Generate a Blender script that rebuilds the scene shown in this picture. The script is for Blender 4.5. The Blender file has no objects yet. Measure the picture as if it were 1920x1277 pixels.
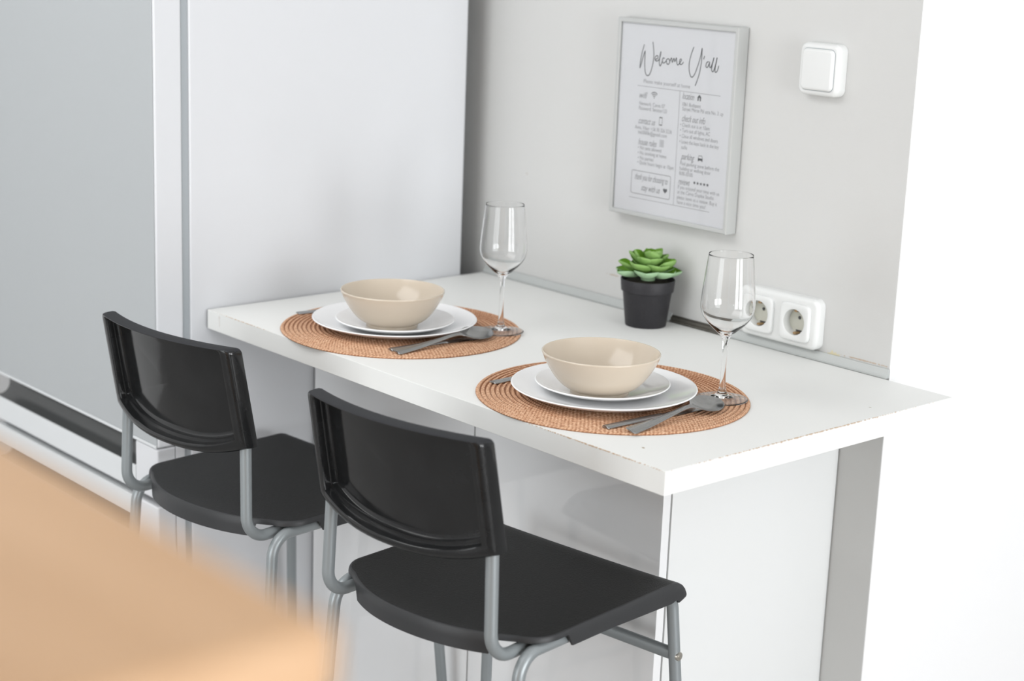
import bpy, bmesh, math, random
from mathutils import Vector, Matrix
random.seed(7)
S = bpy.context.scene
C = S.collection
H = 0.85                                   # height of the worktop's top face
PI = math.pi

# ------------------------------------------------------------------ camera
def cam_axes(yaw, pitch, roll):
    cy, sy, cp, sp = math.cos(yaw), math.sin(yaw), math.cos(pitch), math.sin(pitch)
    f = Vector((-sy * cp, cy * cp, -sp)); r = Vector((cy, sy, 0)); u = r.cross(f)
    c, s = math.cos(roll), math.sin(roll)
    return c * r + s * u, -s * r + c * u, f
R_, U_, F_ = cam_axes(0.8399, 0.2390, 0.0381)
cd = bpy.data.cameras.new('camera'); cam = bpy.data.objects.new('camera', cd); C.objects.link(cam)
m = Matrix((R_, U_, -F_)).transposed().to_4x4(); m.translation = Vector((1.3290, -1.4459, 0.6306 + H))
cam.matrix_world = m
cd.lens = 60.16; cd.sensor_width = 36; cd.clip_start = 0.05
cd.dof.use_dof = True; cd.dof.focus_distance = 2.36; cd.dof.aperture_fstop = 3.9
S.camera = cam

# ------------------------------------------------------------------ world, daylight, added fill, exposure
S.view_settings.view_transform = 'Standard'; S.view_settings.look = 'None'
S.view_settings.exposure = 0.0; S.view_settings.gamma = 1.0
w = bpy.data.worlds.new('sky'); S.world = w; w.use_nodes = True
bg = w.node_tree.nodes['Background']; bg.inputs[0].default_value = (0.93, 0.97, 1.0, 1); bg.inputs[1].default_value = 1.0
def area(name, loc, direction, sx, sy, power, col=(1, 1, 1)):
    l = bpy.data.lights.new(name, 'AREA'); l.shape = 'RECTANGLE'; l.size = sx; l.size_y = sy; l.energy = power; l.color = col
    o = bpy.data.objects.new(name, l); C.objects.link(o); o.location = loc
    o.rotation_euler = Vector(direction).to_track_quat('-Z', 'Y').to_euler()
    return o
area('daylight_side_window_near', (3.62, -0.62, 1.12), (-1, 0, 0), 0.95, 1.75, 53, (0.97, 0.985, 1.0))
area('daylight_side_window_far', (3.62, 0.62, 1.12), (-1, 0, 0), 0.95, 1.75, 53, (0.97, 0.985, 1.0))
area('front_fill', (0.0, -3.52, 1.28), (0, 1, 0), 2.2, 1.95, 49, (0.95, 0.98, 1.0))  # added fill from behind the camera, set at an unseen window
area('overhead_fill', (-0.9, -1.3, 2.49), (0, 0, -1), 1.8, 1.2, 24, (1, 1, 1))  # added overhead fill, no lamp fixture hangs here

# ------------------------------------------------------------------ materials
def mat(name, col, rough=0.5, metal=0.0, spec=0.5, coat=0.0, bump=None, var=None, trans=0.0, ior=1.45):
    """bump=(scale, strength, distance), var=(scale, amount) colour mottling of the stuff itself"""
    M = bpy.data.materials.new(name); M.use_nodes = True; nt = M.node_tree; b = nt.nodes['Principled BSDF']
    b.inputs['Base Color'].default_value = (*col, 1); b.inputs['Roughness'].default_value = rough
    b.inputs['Metallic'].default_value = metal; b.inputs['Specular IOR Level'].default_value = spec
    b.inputs['Coat Weight'].default_value = coat; b.inputs['Transmission Weight'].default_value = trans
    b.inputs['IOR'].default_value = ior
    tc = nt.nodes.new('ShaderNodeTexCoord')
    if bump:
        n = nt.nodes.new('ShaderNodeTexNoise'); n.inputs['Scale'].default_value = bump[0]; n.inputs['Detail'].default_value = 4
        nt.links.new(tc.outputs['Object'], n.inputs['Vector'])
        bp = nt.nodes.new('ShaderNodeBump'); bp.inputs['Strength'].default_value = bump[1]; bp.inputs['Distance'].default_value = bump[2]
        nt.links.new(n.outputs['Fac'], bp.inputs['Height']); nt.links.new(bp.outputs['Normal'], b.inputs['Normal'])
    if var:
        n = nt.nodes.new('ShaderNodeTexNoise'); n.inputs['Scale'].default_value = var[0]; n.inputs['Detail'].default_value = 5
        nt.links.new(tc.outputs['Object'], n.inputs['Vector'])
        mx = nt.nodes.new('ShaderNodeMix'); mx.data_type = 'RGBA'
        a = var[1]
        mx.inputs[6].default_value = (*[max(0, c * (1 - a)) for c in col], 1); mx.inputs[7].default_value = (*[min(1, c * (1 + a)) for c in col], 1)
        nt.links.new(n.outputs['Fac'], mx.inputs[0]); nt.links.new(mx.outputs[2], b.inputs['Base Color'])
    return M

def wear(M, spots, base):
    """small stains with a shape of their own: (centre, (rx,ry,rz), colour), broken up by noise"""
    nt = M.node_tree; b = nt.nodes['Principled BSDF']; geo = nt.nodes.new('ShaderNodeNewGeometry')
    noise = nt.nodes.new('ShaderNodeTexNoise'); noise.inputs['Scale'].default_value = 220; nt.links.new(geo.outputs['Position'], noise.inputs['Vector'])
    prev = None
    if b.inputs['Base Color'].links: prev = b.inputs['Base Color'].links[0].from_socket
    for c, r, col in spots:
        mp = nt.nodes.new('ShaderNodeMapping'); mp.vector_type = 'TEXTURE'
        mp.inputs['Location'].default_value = c; mp.inputs['Scale'].default_value = r
        nt.links.new(geo.outputs['Position'], mp.inputs['Vector'])
        ln = nt.nodes.new('ShaderNodeVectorMath'); ln.operation = 'LENGTH'; nt.links.new(mp.outputs[0], ln.inputs[0])
        ad = nt.nodes.new('ShaderNodeMath'); ad.operation = 'MULTIPLY_ADD'; ad.inputs[1].default_value = 2.2; ad.inputs[2].default_value = -0.8
        nt.links.new(noise.outputs['Fac'], ad.inputs[0])
        sm = nt.nodes.new('ShaderNodeMath'); sm.operation = 'ADD'; nt.links.new(ln.outputs['Value'], sm.inputs[0]); nt.links.new(ad.outputs[0], sm.inputs[1])
        rp = nt.nodes.new('ShaderNodeMapRange'); rp.inputs[1].default_value = 0.7; rp.inputs[2].default_value = 1.1; rp.inputs[3].default_value = 1; rp.inputs[4].default_value = 0
        nt.links.new(sm.outputs[0], rp.inputs[0])
        mx = nt.nodes.new('ShaderNodeMix'); mx.data_type = 'RGBA'; mx.inputs[6].default_value = (*base, 1); mx.inputs[7].default_value = (*col, 1)
        if prev: nt.links.new(prev, mx.inputs[6])
        nt.links.new(rp.outputs[0], mx.inputs[0]); prev = mx.outputs[2]
    nt.links.new(prev, b.inputs['Base Color'])

M = {}
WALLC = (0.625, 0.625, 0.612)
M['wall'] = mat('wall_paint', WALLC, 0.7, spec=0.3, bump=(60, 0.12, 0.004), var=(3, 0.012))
wear(M['wall'], [((-0.222, 0.6, H + 0.014), (0.018, 0.02, 0.006), (0.68, 0.62, 0.42)),
                 ((-0.165, 0.6, H + 0.0165), (0.05, 0.02, 0.0016), (0.52, 0.42, 0.33)),
                 ((-0.70, 0.6, H + 0.052), (0.022, 0.02, 0.0022), (0.52, 0.46, 0.40)),
                 ((-0.93, 0.6, H + 0.196), (0.004, 0.02, 0.004), (0.58, 0.55, 0.52))], WALLC)
M['wall_lit'] = mat('wall_paint_lit', (0.86, 0.86, 0.86), 0.7, spec=0.3, bump=(60, 0.1, 0.004))  # same wall, its window-lit brightness put into a lighter colour
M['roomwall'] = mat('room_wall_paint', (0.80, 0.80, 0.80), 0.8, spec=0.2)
M['ceiling'] = mat('ceiling_paint', (0.85, 0.85, 0.85), 0.9, spec=0.2)
M['worktop'] = mat('white_laminate', (0.80, 0.805, 0.785), 0.5, spec=0.12, bump=(350, 0.05, 0.001))
wear(M['worktop'], [((-0.083, 0.047, H), (0.004, 0.0022, 0.01), (0.30, 0.22, 0.10)), ((-0.035, 0.445, H), (0.003, 0.002, 0.01), (0.45, 0.42, 0.35)),
                    ((-0.995, 0.0, H - 0.012), (0.003, 0.01, 0.016), (0.70, 0.68, 0.65)),
                    ((-0.13, 0.0, H), (0.17, 0.0018, 0.0018), (0.50, 0.36, 0.25)), ((-0.92, 0.0, H), (0.12, 0.0014, 0.0014), (0.55, 0.42, 0.32)), ((0.0, 0.27, H), (0.0018, 0.29, 0.0018), (0.52, 0.40, 0.30))], (0.80, 0.805, 0.785))
M['door'] = mat('white_gloss_lacquer', (0.86, 0.865, 0.87), 0.04, spec=0.8, coat=0.6)
M['carcass'] = mat('white_melamine', (0.76, 0.77, 0.765), 0.35)
M['dark'] = mat('dark_gap', (0.06, 0.06, 0.06), 0.7)
M['fridge_front'] = mat('silver_grey_lacquer', (0.40, 0.42, 0.43), 0.45, spec=0.45, bump=(300, 0.04, 0.001))
M['fridge_side'] = mat('white_enamel', (0.66, 0.67, 0.69), 0.32, spec=0.5, bump=(160, 0.03, 0.001))
M['fridge_trim'] = mat('light_trim_plastic', (0.66, 0.68, 0.69), 0.35)
M['grip'] = mat('dark_grip_plastic', (0.06, 0.063, 0.063), 0.3, spec=0.5)
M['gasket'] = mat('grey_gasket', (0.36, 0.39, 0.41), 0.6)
M['seat'] = mat('black_grained_plastic', (0.012, 0.012, 0.012), 0.5, spec=0.3, bump=(450, 0.6, 0.0008), var=(450, 0.85))
M['back'] = mat('black_glossy_plastic', (0.012, 0.0125, 0.013), 0.11, spec=0.5, bump=(25, 0.04, 0.004), var=(40, 0.4))
M['ledge'] = mat('grained_black_plastic', (0.03, 0.031, 0.034), 0.65, spec=0.2, bump=(450, 0.5, 0.0006))
M['rim'] = mat('smooth_black_plastic', (0.034, 0.035, 0.037), 0.42, spec=0.4)
M['tube'] = mat('silver_grey_powder_coat', (0.28, 0.305, 0.315), 0.33, metal=0.3, spec=0.5, bump=(500, 0.05, 0.0005))
M['screw'] = mat('zinc_screw', (0.55, 0.53, 0.48), 0.35, metal=0.9)
M['rust'] = mat('rusted_screw', (0.16, 0.055, 0.02), 0.7)
M['plate'] = mat('white_glazed_porcelain', (0.92, 0.925, 0.93), 0.12, spec=0.55, coat=0.2)
M['bowl'] = mat('beige_glazed_stoneware', (0.60, 0.52, 0.42), 0.18, spec=0.5, coat=0.2, bump=(8, 0.03, 0.004))
M['steel'] = mat('brushed_steel', (0.36, 0.36, 0.355), 0.22, metal=1.0, bump=(400, 0.08, 0.0004))
M['glass'] = mat('clear_glass', (1, 1, 1), 0.0, trans=1.0, ior=1.33)
M['pot'] = mat('black_pot_plastic', (0.022, 0.021, 0.024), 0.5, spec=0.4, bump=(500, 0.5, 0.0008), var=(400, 0.5))
M['soil'] = mat('dark_soil', (0.03, 0.022, 0.012), 0.9, bump=(200, 1, 0.004))
M['leaf_mid'] = mat('leaf_fresh_green', (0.22, 0.38, 0.11), 0.5, spec=0.35, var=(50, 0.25))
M['leaf_top'] = mat('leaf_green', (0.14, 0.31, 0.025), 0.42, spec=0.4, var=(60, 0.35))
M['leaf_back'] = mat('leaf_powdery_green', (0.31, 0.47, 0.28), 0.6, spec=0.3, var=(50, 0.18))
M['frame'] = mat('silver_frame', (0.54, 0.55, 0.54), 0.38, metal=0.25)
M['paper'] = mat('white_paper', (0.75, 0.76, 0.78), 0.75, spec=0.2)
M['ink'] = mat('grey_ink', (0.09, 0.095, 0.10), 0.8)
M['ink_soft'] = mat('soft_grey_ink', (0.22, 0.225, 0.235), 0.8)
M['switch'] = mat('white_switch_plastic', (0.76, 0.77, 0.76), 0.22, spec=0.5)
M['socket_in'] = mat('cream_socket_insert', (0.55, 0.55, 0.48), 0.35)
M['brass'] = mat('brass_contact', (0.45, 0.30, 0.16), 0.35, metal=0.9)
M['rail'] = mat('light_rail_plastic', (0.50, 0.52, 0.51), 0.3)
M['railbase'] = mat('dull_aluminium_rail', (0.17, 0.16, 0.14), 0.4, metal=0.6, var=(60, 0.3))
M['floor'] = mat('floor_boards', (0.30, 0.29, 0.28), 0.35, var=(3, 0.15))

def pane_material():
    Mx = bpy.data.materials.new('thin_pane_glass'); Mx.use_nodes = True; nt = Mx.node_tree
    for n in list(nt.nodes): nt.nodes.remove(n)
    o = nt.nodes.new('ShaderNodeOutputMaterial'); t = nt.nodes.new('ShaderNodeBsdfTransparent'); g = nt.nodes.new('ShaderNodeBsdfGlossy')
    g.inputs['Roughness'].default_value = 0.03; fr = nt.nodes.new('ShaderNodeFresnel'); fr.inputs[0].default_value = 1.3
    mx = nt.nodes.new('ShaderNodeMixShader'); nt.links.new(fr.outputs[0], mx.inputs[0]); nt.links.new(t.outputs[0], mx.inputs[1])
    nt.links.new(g.outputs[0], mx.inputs[2]); nt.links.new(mx.outputs[0], o.inputs[0]); return Mx
M['pane'] = pane_material()

def wood_material():
    Mx = mat('pale_peach_wood', (0.72, 0.47, 0.28), 0.42, spec=0.3); nt = Mx.node_tree; b = nt.nodes['Principled BSDF']
    tc = nt.nodes.new('ShaderNodeTexCoord'); mp = nt.nodes.new('ShaderNodeMapping'); mp.inputs['Scale'].default_value = (1.2, 14, 14)
    nt.links.new(tc.outputs['Object'], mp.inputs['Vector'])
    n = nt.nodes.new('ShaderNodeTexNoise'); n.inputs['Scale'].default_value = 3; n.inputs['Detail'].default_value = 6; nt.links.new(mp.outputs[0], n.inputs['Vector'])
    r = nt.nodes.new('ShaderNodeValToRGB'); r.color_ramp.elements[0].position = 0.3; r.color_ramp.elements[0].color = (0.50, 0.305, 0.165, 1)
    r.color_ramp.elements[1].position = 0.7; r.color_ramp.elements[1].color = (0.60, 0.385, 0.225, 1)
    nt.links.new(n.outputs['Fac'], r.inputs[0]); nt.links.new(r.outputs[0], b.inputs['Base Color']); return Mx
M['wood'] = wood_material()

def braid_material():
    """braided fibre: rings 6.6 mm apart, slanting strands alternating side to side"""
    Mx = mat('braided_rope_fibre', (0.55, 0.28, 0.16), 0.7, spec=0.25); nt = Mx.node_tree; b = nt.nodes['Principled BSDF']; L = nt.links
    tc = nt.nodes.new('ShaderNodeTexCoord'); sp = nt.nodes.new('ShaderNodeSeparateXYZ'); L.new(tc.outputs['Object'], sp.inputs[0])
    def mth(op, a, c=None, d=None):
        n = nt.nodes.new('ShaderNodeMath'); n.operation = op
        for i, v in enumerate((a, c, d)):
            if v is None: continue
            if isinstance(v, (int, float)): n.inputs[i].default_value = v
            else: L.new(v, n.inputs[i])
        return n.outputs[0]
    ang = mth('ARCTAN2', sp.outputs[1], sp.outputs[0])
    rad = mth('SQRT', mth('ADD', mth('MULTIPLY', sp.outputs[0], sp.outputs[0]), mth('MULTIPLY', sp.outputs[1], sp.outputs[1])))
    ph = mth('MULTIPLY', rad, 2 * PI / PITCH)
    ring = mth('MULTIPLY', mth('FLOOR', mth('DIVIDE', rad, PITCH)), PITCH)
    half = mth('SUBTRACT', mth('FRACT', mth('DIVIDE', rad, PITCH)), 0.5)
    zig = mth('MULTIPLY', mth('ABSOLUTE', half), 7.0)                                      # chevron inside each ring
    st = mth('SINE', mth('ADD', mth('MULTIPLY', mth('MULTIPLY', ang, ring), 2 * PI / 0.0052), zig))
    nz = nt.nodes.new('ShaderNodeTexNoise'); nz.inputs['Scale'].default_value = 300; nz.inputs['Detail'].default_value = 3; L.new(tc.outputs['Object'], nz.inputs['Vector'])
    row_line = mth('GREATER_THAN', mth('ABSOLUTE', half), 0.39)                              # darker line between the rows
    f = mth('SUBTRACT', mth('ADD', mth('MULTIPLY', st, 0.13), nz.outputs['Fac']), mth('MULTIPLY', row_line, 0.34))
    r = nt.nodes.new('ShaderNodeValToRGB'); e = r.color_ramp.elements
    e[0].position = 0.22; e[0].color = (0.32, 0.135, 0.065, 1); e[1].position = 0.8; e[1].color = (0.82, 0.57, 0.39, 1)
    k = e.new(0.5); k.color = (0.62, 0.355, 0.215, 1)
    L.new(f, r.inputs[0]); L.new(r.outputs[0], b.inputs['Base Color'])
    bp = nt.nodes.new('ShaderNodeBump'); bp.inputs['Strength'].default_value = 0.8; bp.inputs['Distance'].default_value = 0.0012
    L.new(f, bp.inputs['Height']); L.new(bp.outputs[0], b.inputs['Normal']); return Mx
PITCH = 0.0068
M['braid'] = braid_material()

# ------------------------------------------------------------------ helpers
BOXY = [False]
def link(name, bm, material, parent=None, angle=40, loc=(0, 0, 0)):
    me = bpy.data.meshes.new(name); bm.normal_update(); bm.to_mesh(me); bm.free()
    for mt in (material if isinstance(material, (list, tuple)) else [material]): me.materials.append(M[mt])
    me.polygons.foreach_set('use_smooth', [True] * len(me.polygons)); me.set_sharp_from_angle(angle=math.radians(angle))
    o = bpy.data.objects.new(name, me); C.objects.link(o); o.location = loc
    if BOXY[0]:
        wn = o.modifiers.new('flat_faces', 'WEIGHTED_NORMAL'); wn.weight = 100; wn.keep_sharp = True
        BOXY[0] = False
    if parent: o.parent = parent
    return o
def thing(name, label, cat, loc=(0, 0, 0), rz=0.0, group=None):
    o = bpy.data.objects.new(name, None); o.empty_display_size = 0.05; C.objects.link(o); o.location = loc; o.rotation_euler = (0, 0, rz)
    return tag(o, label, cat, group)
def tag(o, label, cat, group=None):
    o['label'] = label; o['category'] = cat
    if group: o['group'] = group
    return o
def struct(o, label=None):
    o['kind'] = 'structure'
    if label: o['label'] = label
    return o
def box(bm, x0, x1, y0, y1, z0, z1, bev=0.0, seg=2):
    BOXY[0] = bev > 0
    b2 = bmesh.new(); bmesh.ops.create_cube(b2, size=1)
    for v in b2.verts: v.co = Vector(((x0 + x1) / 2 + v.co.x * (x1 - x0), (y0 + y1) / 2 + v.co.y * (y1 - y0), (z0 + z1) / 2 + v.co.z * (z1 - z0)))
    if bev: bmesh.ops.bevel(b2, geom=b2.edges[:], offset=bev, segments=seg, profile=0.5, affect='EDGES', clamp_overlap=True)
    merge(bm, b2); return bm
def merge(bm, b2, mtx=None):
    me = bpy.data.meshes.new('tmp'); b2.to_mesh(me); b2.free()
    if mtx is not None: me.transform(mtx)
    bm.from_mesh(me); bpy.data.meshes.remove(me)
def boxo(name, x0, x1, y0, y1, z0, z1, material, parent=None, bev=0.0, seg=2):
    return link(name, box(bmesh.new(), x0, x1, y0, y1, z0, z1, bev, seg), material, parent)
def rings(bm, loops, cap0=True, cap1=True, closed=True):
    """skin a list of equal-length closed loops of points"""
    vs = [[bm.verts.new(p) for p in l] for l in loops]; n = len(vs[0])
    for a, b in zip(vs, vs[1:]):
        for i in range(n if closed else n - 1):
            j = (i + 1) % n
            bm.faces.new((a[i], a[j], b[j], b[i]))
    if cap0: bm.faces.new(list(reversed(vs[0])))
    if cap1: bm.faces.new(vs[-1])
    return bm
def lathe(bm, prof, seg=64, cx=0, cy=0, z0=0):
    """prof: (r, z) list; r=0 ends close on the axis"""
    rows = []
    for r, z in prof:
        if r < 1e-7: rows.append([bm.verts.new((cx, cy, z + z0))])
        else: rows.append([bm.verts.new((cx + r * math.cos(2 * PI * k / seg), cy + r * math.sin(2 * PI * k / seg), z + z0)) for k in range(seg)])
    for a, b in zip(rows, rows[1:]):
        for k in range(seg):
            j = (k + 1) % seg
            if len(a) == 1 and len(b) == 1: continue
            if len(a) == 1: bm.faces.new((a[0], b[j], b[k]))
            elif len(b) == 1: bm.faces.new((a[k], a[j], b[0]))
            else: bm.faces.new((a[k], a[j], b[j], b[k]))
    bmesh.ops.recalc_face_normals(bm, faces=bm.faces[:])
    return bm
def smooth_curve(pts, n=8):
    """Catmull-Rom through points of any dimension"""
    P = [tuple(p) for p in pts]; P = [P[0]] + P + [P[-1]]; out = []
    for i in range(1, len(P) - 2):
        for k in range(n):
            t = k / n; q = []
            for a, b, c, d in zip(P[i - 1], P[i], P[i + 1], P[i + 2]):
                q.append(0.5 * (2 * b + (c - a) * t + (2 * a - 5 * b + 4 * c - d) * t * t + (3 * b - a - 3 * c + d) * t ** 3))
            out.append(tuple(q))
    out.append(P[-2]); return out
def fillet(pts, rad, n=10):
    P = [Vector(p) for p in pts]; out = [P[0]]
    for i in range(1, len(P) - 1):
        r = rad[i - 1] if isinstance(rad, (list, tuple)) else rad
        a = (P[i - 1] - P[i]).normalized(); b = (P[i + 1] - P[i]).normalized(); th = a.angle(b)
        d = r / math.tan(th / 2); c = P[i] + (a + b).normalized() * (r / math.sin(th / 2))
        s = P[i] + a * d - c; e = P[i] + b * d - c; tot = s.angle(e); ax = s.cross(e).normalized()
        for k in range(n + 1): out.append(c + Matrix.Rotation(tot * k / n, 3, ax) @ s)
    out.append(P[-1]); return out
def tube(bm, pts, r, seg=16, flat=None):
    P = [Vector(p) for p in pts]; T = []
    for i in range(len(P)):
        T.append((P[min(i + 1, len(P) - 1)] - P[max(i - 1, 0)]).normalized())
    up = Vector((0, 0, 1)) if abs(T[0].z) < 0.9 else Vector((1, 0, 0))
    n = (up - T[0] * up.dot(T[0])).normalized(); loops = []
    for p, t in zip(P, T):
        n = (n - t * n.dot(t)).normalized(); b = t.cross(n)
        ra, rb = (r, r) if flat is None else flat
        loops.append([p + n * (ra * math.cos(2 * PI * k / seg)) + b * (rb * math.sin(2 * PI * k / seg)) for k in range(seg)])
    rings(bm, loops); bmesh.ops.recalc_face_normals(bm, faces=bm.faces[:]); return bm
def rrect(hw, hh, r, n=8, cx=0, cz=0):
    pts = []
    for sx, sz, a0 in ((1, 1, 0), (-1, 1, 90), (-1, -1, 180), (1, -1, 270)):
        for k in range(n + 1):
            a = math.radians(a0 + 90 * k / n); pts.append((cx + sx * (hw - r) + r * math.cos(a), cz + sz * (hh - r) + r * math.sin(a)))
    return pts
def wall_pad(bm, cx, cz, hw, hh, r, y_back, y_front, soft=0.004, grow=0.0):
    """rounded plate on the wall with softly rolled front edge; -Y is the front"""
    loops = []
    n = 5
    loops.append([(x, y_back, z) for x, z in rrect(hw + grow, hh + grow, r + grow, cx=cx, cz=cz)])
    for k in range(n + 1):
        a = PI / 2 * k / n; ins = soft * (1 - math.cos(a)); y = y_front + soft * (1 - math.sin(a))
        loops.append([(x, y, z) for x, z in rrect(hw - ins, hh - ins, max(r - ins, 0.001), cx=cx, cz=cz)])
    rings(bm, loops); bmesh.ops.recalc_face_normals(bm, faces=bm.faces[:]); return bm

# ------------------------------------------------------------------ the room
XW, XC, YC = -0.1174, -0.1954, 0.2127
YF, YS, YB, XF = -0.0933, -0.0413, 0.5414, -1.0354
struct(boxo('floor', -2.4, 3.7, -3.7, 3.3, -0.1, 0, 'floor'))
struct(boxo('ceiling', -2.4, 3.7, -3.7, 3.3, 2.5, 2.6, 'ceiling'))
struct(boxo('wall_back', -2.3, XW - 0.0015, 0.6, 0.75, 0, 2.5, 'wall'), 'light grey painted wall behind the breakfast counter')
struct(boxo('wall_right', XW - 0.0014, XW, 0.6002, 3.2, 0, 2.5, 'wall_lit'))
struct(boxo('wall_far', XW, 3.6, 3.1, 3.2, 0, 2.5, 'roomwall'))
struct(boxo('wall_left', -2.4, -2.3, -3.6, 0.75, 0, 2.5, 'roomwall'))
bm = bmesh.new()
for b in ((-2.3, -0.95), (1.35, 3.6)): box(bm, b[0], b[1], -3.7, -3.6, 0, 2.5)
box(bm, -0.95, 1.35, -3.7, -3.6, 0, 0.25); box(bm, -0.95, 1.35, -3.7, -3.6, 2.35, 2.5)
struct(link('wall_front', bm, 'roomwall'))
bm = bmesh.new()
for b in ((-3.6, -1.15), (-0.10, 0.10), (1.15, 3.2)): box(bm, 3.6, 3.7, b[0], b[1], 0, 2.5)
for y0 in (-1.15, 0.10): box(bm, 3.6, 3.7, y0, y0 + 1.05, 0, 0.2); box(bm, 3.6, 3.7, y0, y0 + 1.05, 2.04, 2.5)
struct(link('wall_window_side', bm, 'roomwall'))

# thin aluminium and plastic strip where worktop meets wall
rail = bpy.data.objects.new('trim_1', None); C.objects.link(rail); struct(rail, 'narrow grey upstand strip between worktop and wall')
def strip(name, x0, x1, prof, material, par=rail):
    return link(name, rings(bmesh.new(), [[(x0, y, z) for y, z in prof], [(x1, y, z) for y, z in prof]]), material, par)
cover = [(0.5995, H + 0.0002), (0.5995, H + 0.0135), (0.5965, H + 0.0135), (0.5945, H + 0.0105), (0.5925, H + 0.0045), (0.5905, H + 0.0030), (0.5905, H + 0.0002)]
basep = [(0.5995, H + 0.0002), (0.5995, H + 0.0105), (0.5975, H + 0.0105), (0.5975, H + 0.0070), (0.5955, H + 0.0070), (0.5955, H + 0.0085), (0.5945, H + 0.0085), (0.5945, H + 0.0030), (0.5915, H + 0.0030), (0.5915, H + 0.0002)]
o = strip('cover_strip', -1.030, -0.556, cover, 'rail')
o = strip('cover_strip', -0.420, XW, cover, 'rail')
o = strip('base_rail', -0.5555, -0.4205, basep, 'railbase'); o['label'] = 'dark bare metal rail where the cover strip is missing'

# ------------------------------------------------------------------ worktop and cabinet
wt = thing('worktop', 'long white laminate worktop with brown worn edges, carrying two place settings', 'worktop')
bm = bmesh.new(); box(bm, -1.0314, 0, 0, 0.590, H - 0.0316, H, 0.0011, 2)
link('top_board', bm, 'worktop', wt)
cb = thing('base_cabinet', 'glossy white two-door base cabinet beneath the worktop', 'cabinet')
zt, zb = H - 0.0316, 0.10
bm = bmesh.new()
XL = XF + 0.006
box(bm, XC - 0.018, XC, YC + 0.0185, 0.598, zb, zt - 0.0005, 0.0006)
box(bm, XL, XL + 0.018, YC + 0.0185, 0.598, zb, zt - 0.0005, 0.0006)
box(bm, XL + 0.018, XC - 0.018, YC + 0.0185, 0.598, zb, zb + 0.018)
box(bm, XL + 0.018, XC - 0.018, 0.59, 0.598, zb + 0.018, zt - 0.0005)
box(bm, XL + 0.018, XC - 0.018, YC + 0.0185, YC + 0.10, zt - 0.0185, zt - 0.0005)
box(bm, -0.61, -0.592, YC + 0.0185, 0.59, zb + 0.018, zt - 0.0185)
link('body', bm, 'carcass', cb)
boxo('plinth', XL, XC - 0.01, YC + 0.06, YC + 0.076, 0, zb, 'carcass', cb)
boxo('door', XL + 0.0005, -0.6018, YC, YC + 0.0153, zb + 0.002, zt - 0.003, 'door', cb, 0.0012)
boxo('door', -0.5982, XC, YC, YC + 0.0153, zb + 0.002, zt - 0.003, 'door', cb, 0.0012)

# ------------------------------------------------------------------ refrigerator
fr = thing('refrigerator', 'tall refrigerator with silver grey front and white side, left of the worktop', 'refrigerator', group=None)
X0 = XF - 0.60; FT = 1.98
boxo('body', X0, XF, YS + 0.012, YB, 0.04, FT, 'fridge_side', fr, 0.004)
boxo('gasket', X0 + 0.01, XF - 0.003, YS, YS + 0.0118, 0.06, FT - 0.01, 'gasket', fr)
z = H - 0.2235
bm = bmesh.new(); box(bm, X0, XF, YF + 0.0012, YS - 0.0004, z, FT - 0.002, 0.004, 3)
ud = link('upper_door', bm, 'fridge_side', fr)
o = boxo('front_panel', X0 + 0.001, XF - 0.0016, YF - 0.0002, YF + 0.0011, z + 0.0055, FT - 0.004, 'fridge_front', ud, 0.0004); o['label'] = 'silver grey door face'
boxo('bottom_trim', X0 + 0.001, XF - 0.0016, YF - 0.0016, YF + 0.0011, z + 0.0002, z + 0.0050, 'fridge_trim', ud, 0.0005)
# lower drawers: grip hollow, bright rail, dark gap, bright rail, grip hollow, drawer face
XE = XF - 0.0715
def drawer(zt_, zgrip, zrail, zend, first):
    b = bmesh.new()
    box(b, X0, XF, YF + 0.035, YS - 0.0004, zend, zt_, 0.001)                       # back of the unit
    dr = link('drawer', b, 'fridge_side', fr)
    boxo('end_cap', XE, XF, YF, YF + 0.0345, zend, zt_, 'fridge_side', dr, 0.003, 3)
    # concave grip hollow
    n = 8; pts = []
    zc0, zc1 = zgrip, zt_ - 0.001
    prof = [(YF + 0.0344, zc1), (YF + 0.0344, zc0)]
    for k in range(n + 1):
        a = PI * k / n; prof.append((YF + 0.003 + 0.026 * math.sin(a) ** 0.8 if 0 < k < n else YF + 0.003, zc0 + (zc1 - zc0) * (1 - math.cos(a)) / 2))
    g = rings(bmesh.new(), [[(X0 + 0.001, y, zz) for y, zz in prof], [(XE - 0.0005, y, zz) for y, zz in prof]])
    bmesh.ops.recalc_face_normals(g, faces=g.faces[:]); link('grip_hollow', g, 'grip', dr, 50)
    if zrail is not None:
        boxo('rail', X0 + 0.001, XE - 0.0005, YF, YF + 0.0344, zrail, zgrip - 0.0002, 'fridge_trim', dr, 0.0015)
    return dr
d1 = drawer(z - 0.0015, H - 0.270, H - 0.313, H - 0.313, True)
b = bmesh.new(); box(b, X0 + 0.003, XF - 0.003, YF + 0.02, YS - 0.001, H - 0.3245, H - 0.3135)
link('gap_seal', b, 'dark', fr)
bm = bmesh.new(); box(bm, X0, XF, YF + 0.035, YS - 0.0004, 0.10, H - 0.325, 0.001); d2 = link('lower_door', bm, 'fridge_side', fr)
boxo('end_cap', XE, XF, YF, YF + 0.0345, 0.10, H - 0.325, 'fridge_side', d2, 0.003, 3)
boxo('rail', X0 + 0.001, XE - 0.0005, YF, YF + 0.0344, H - 0.361, H - 0.325, 'fridge_trim', d2, 0.0015)
prof = [(YF + 0.0344, H - 0.3612), (YF + 0.0344, H - 0.3935)]
for k in range(9):
    a = PI * k / 8; prof.append((YF + 0.003 + (0.026 * math.sin(a) ** 0.8 if 0 < k < 8 else 0), H - 0.3935 + 0.0323 * (1 - math.cos(a)) / 2))
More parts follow.
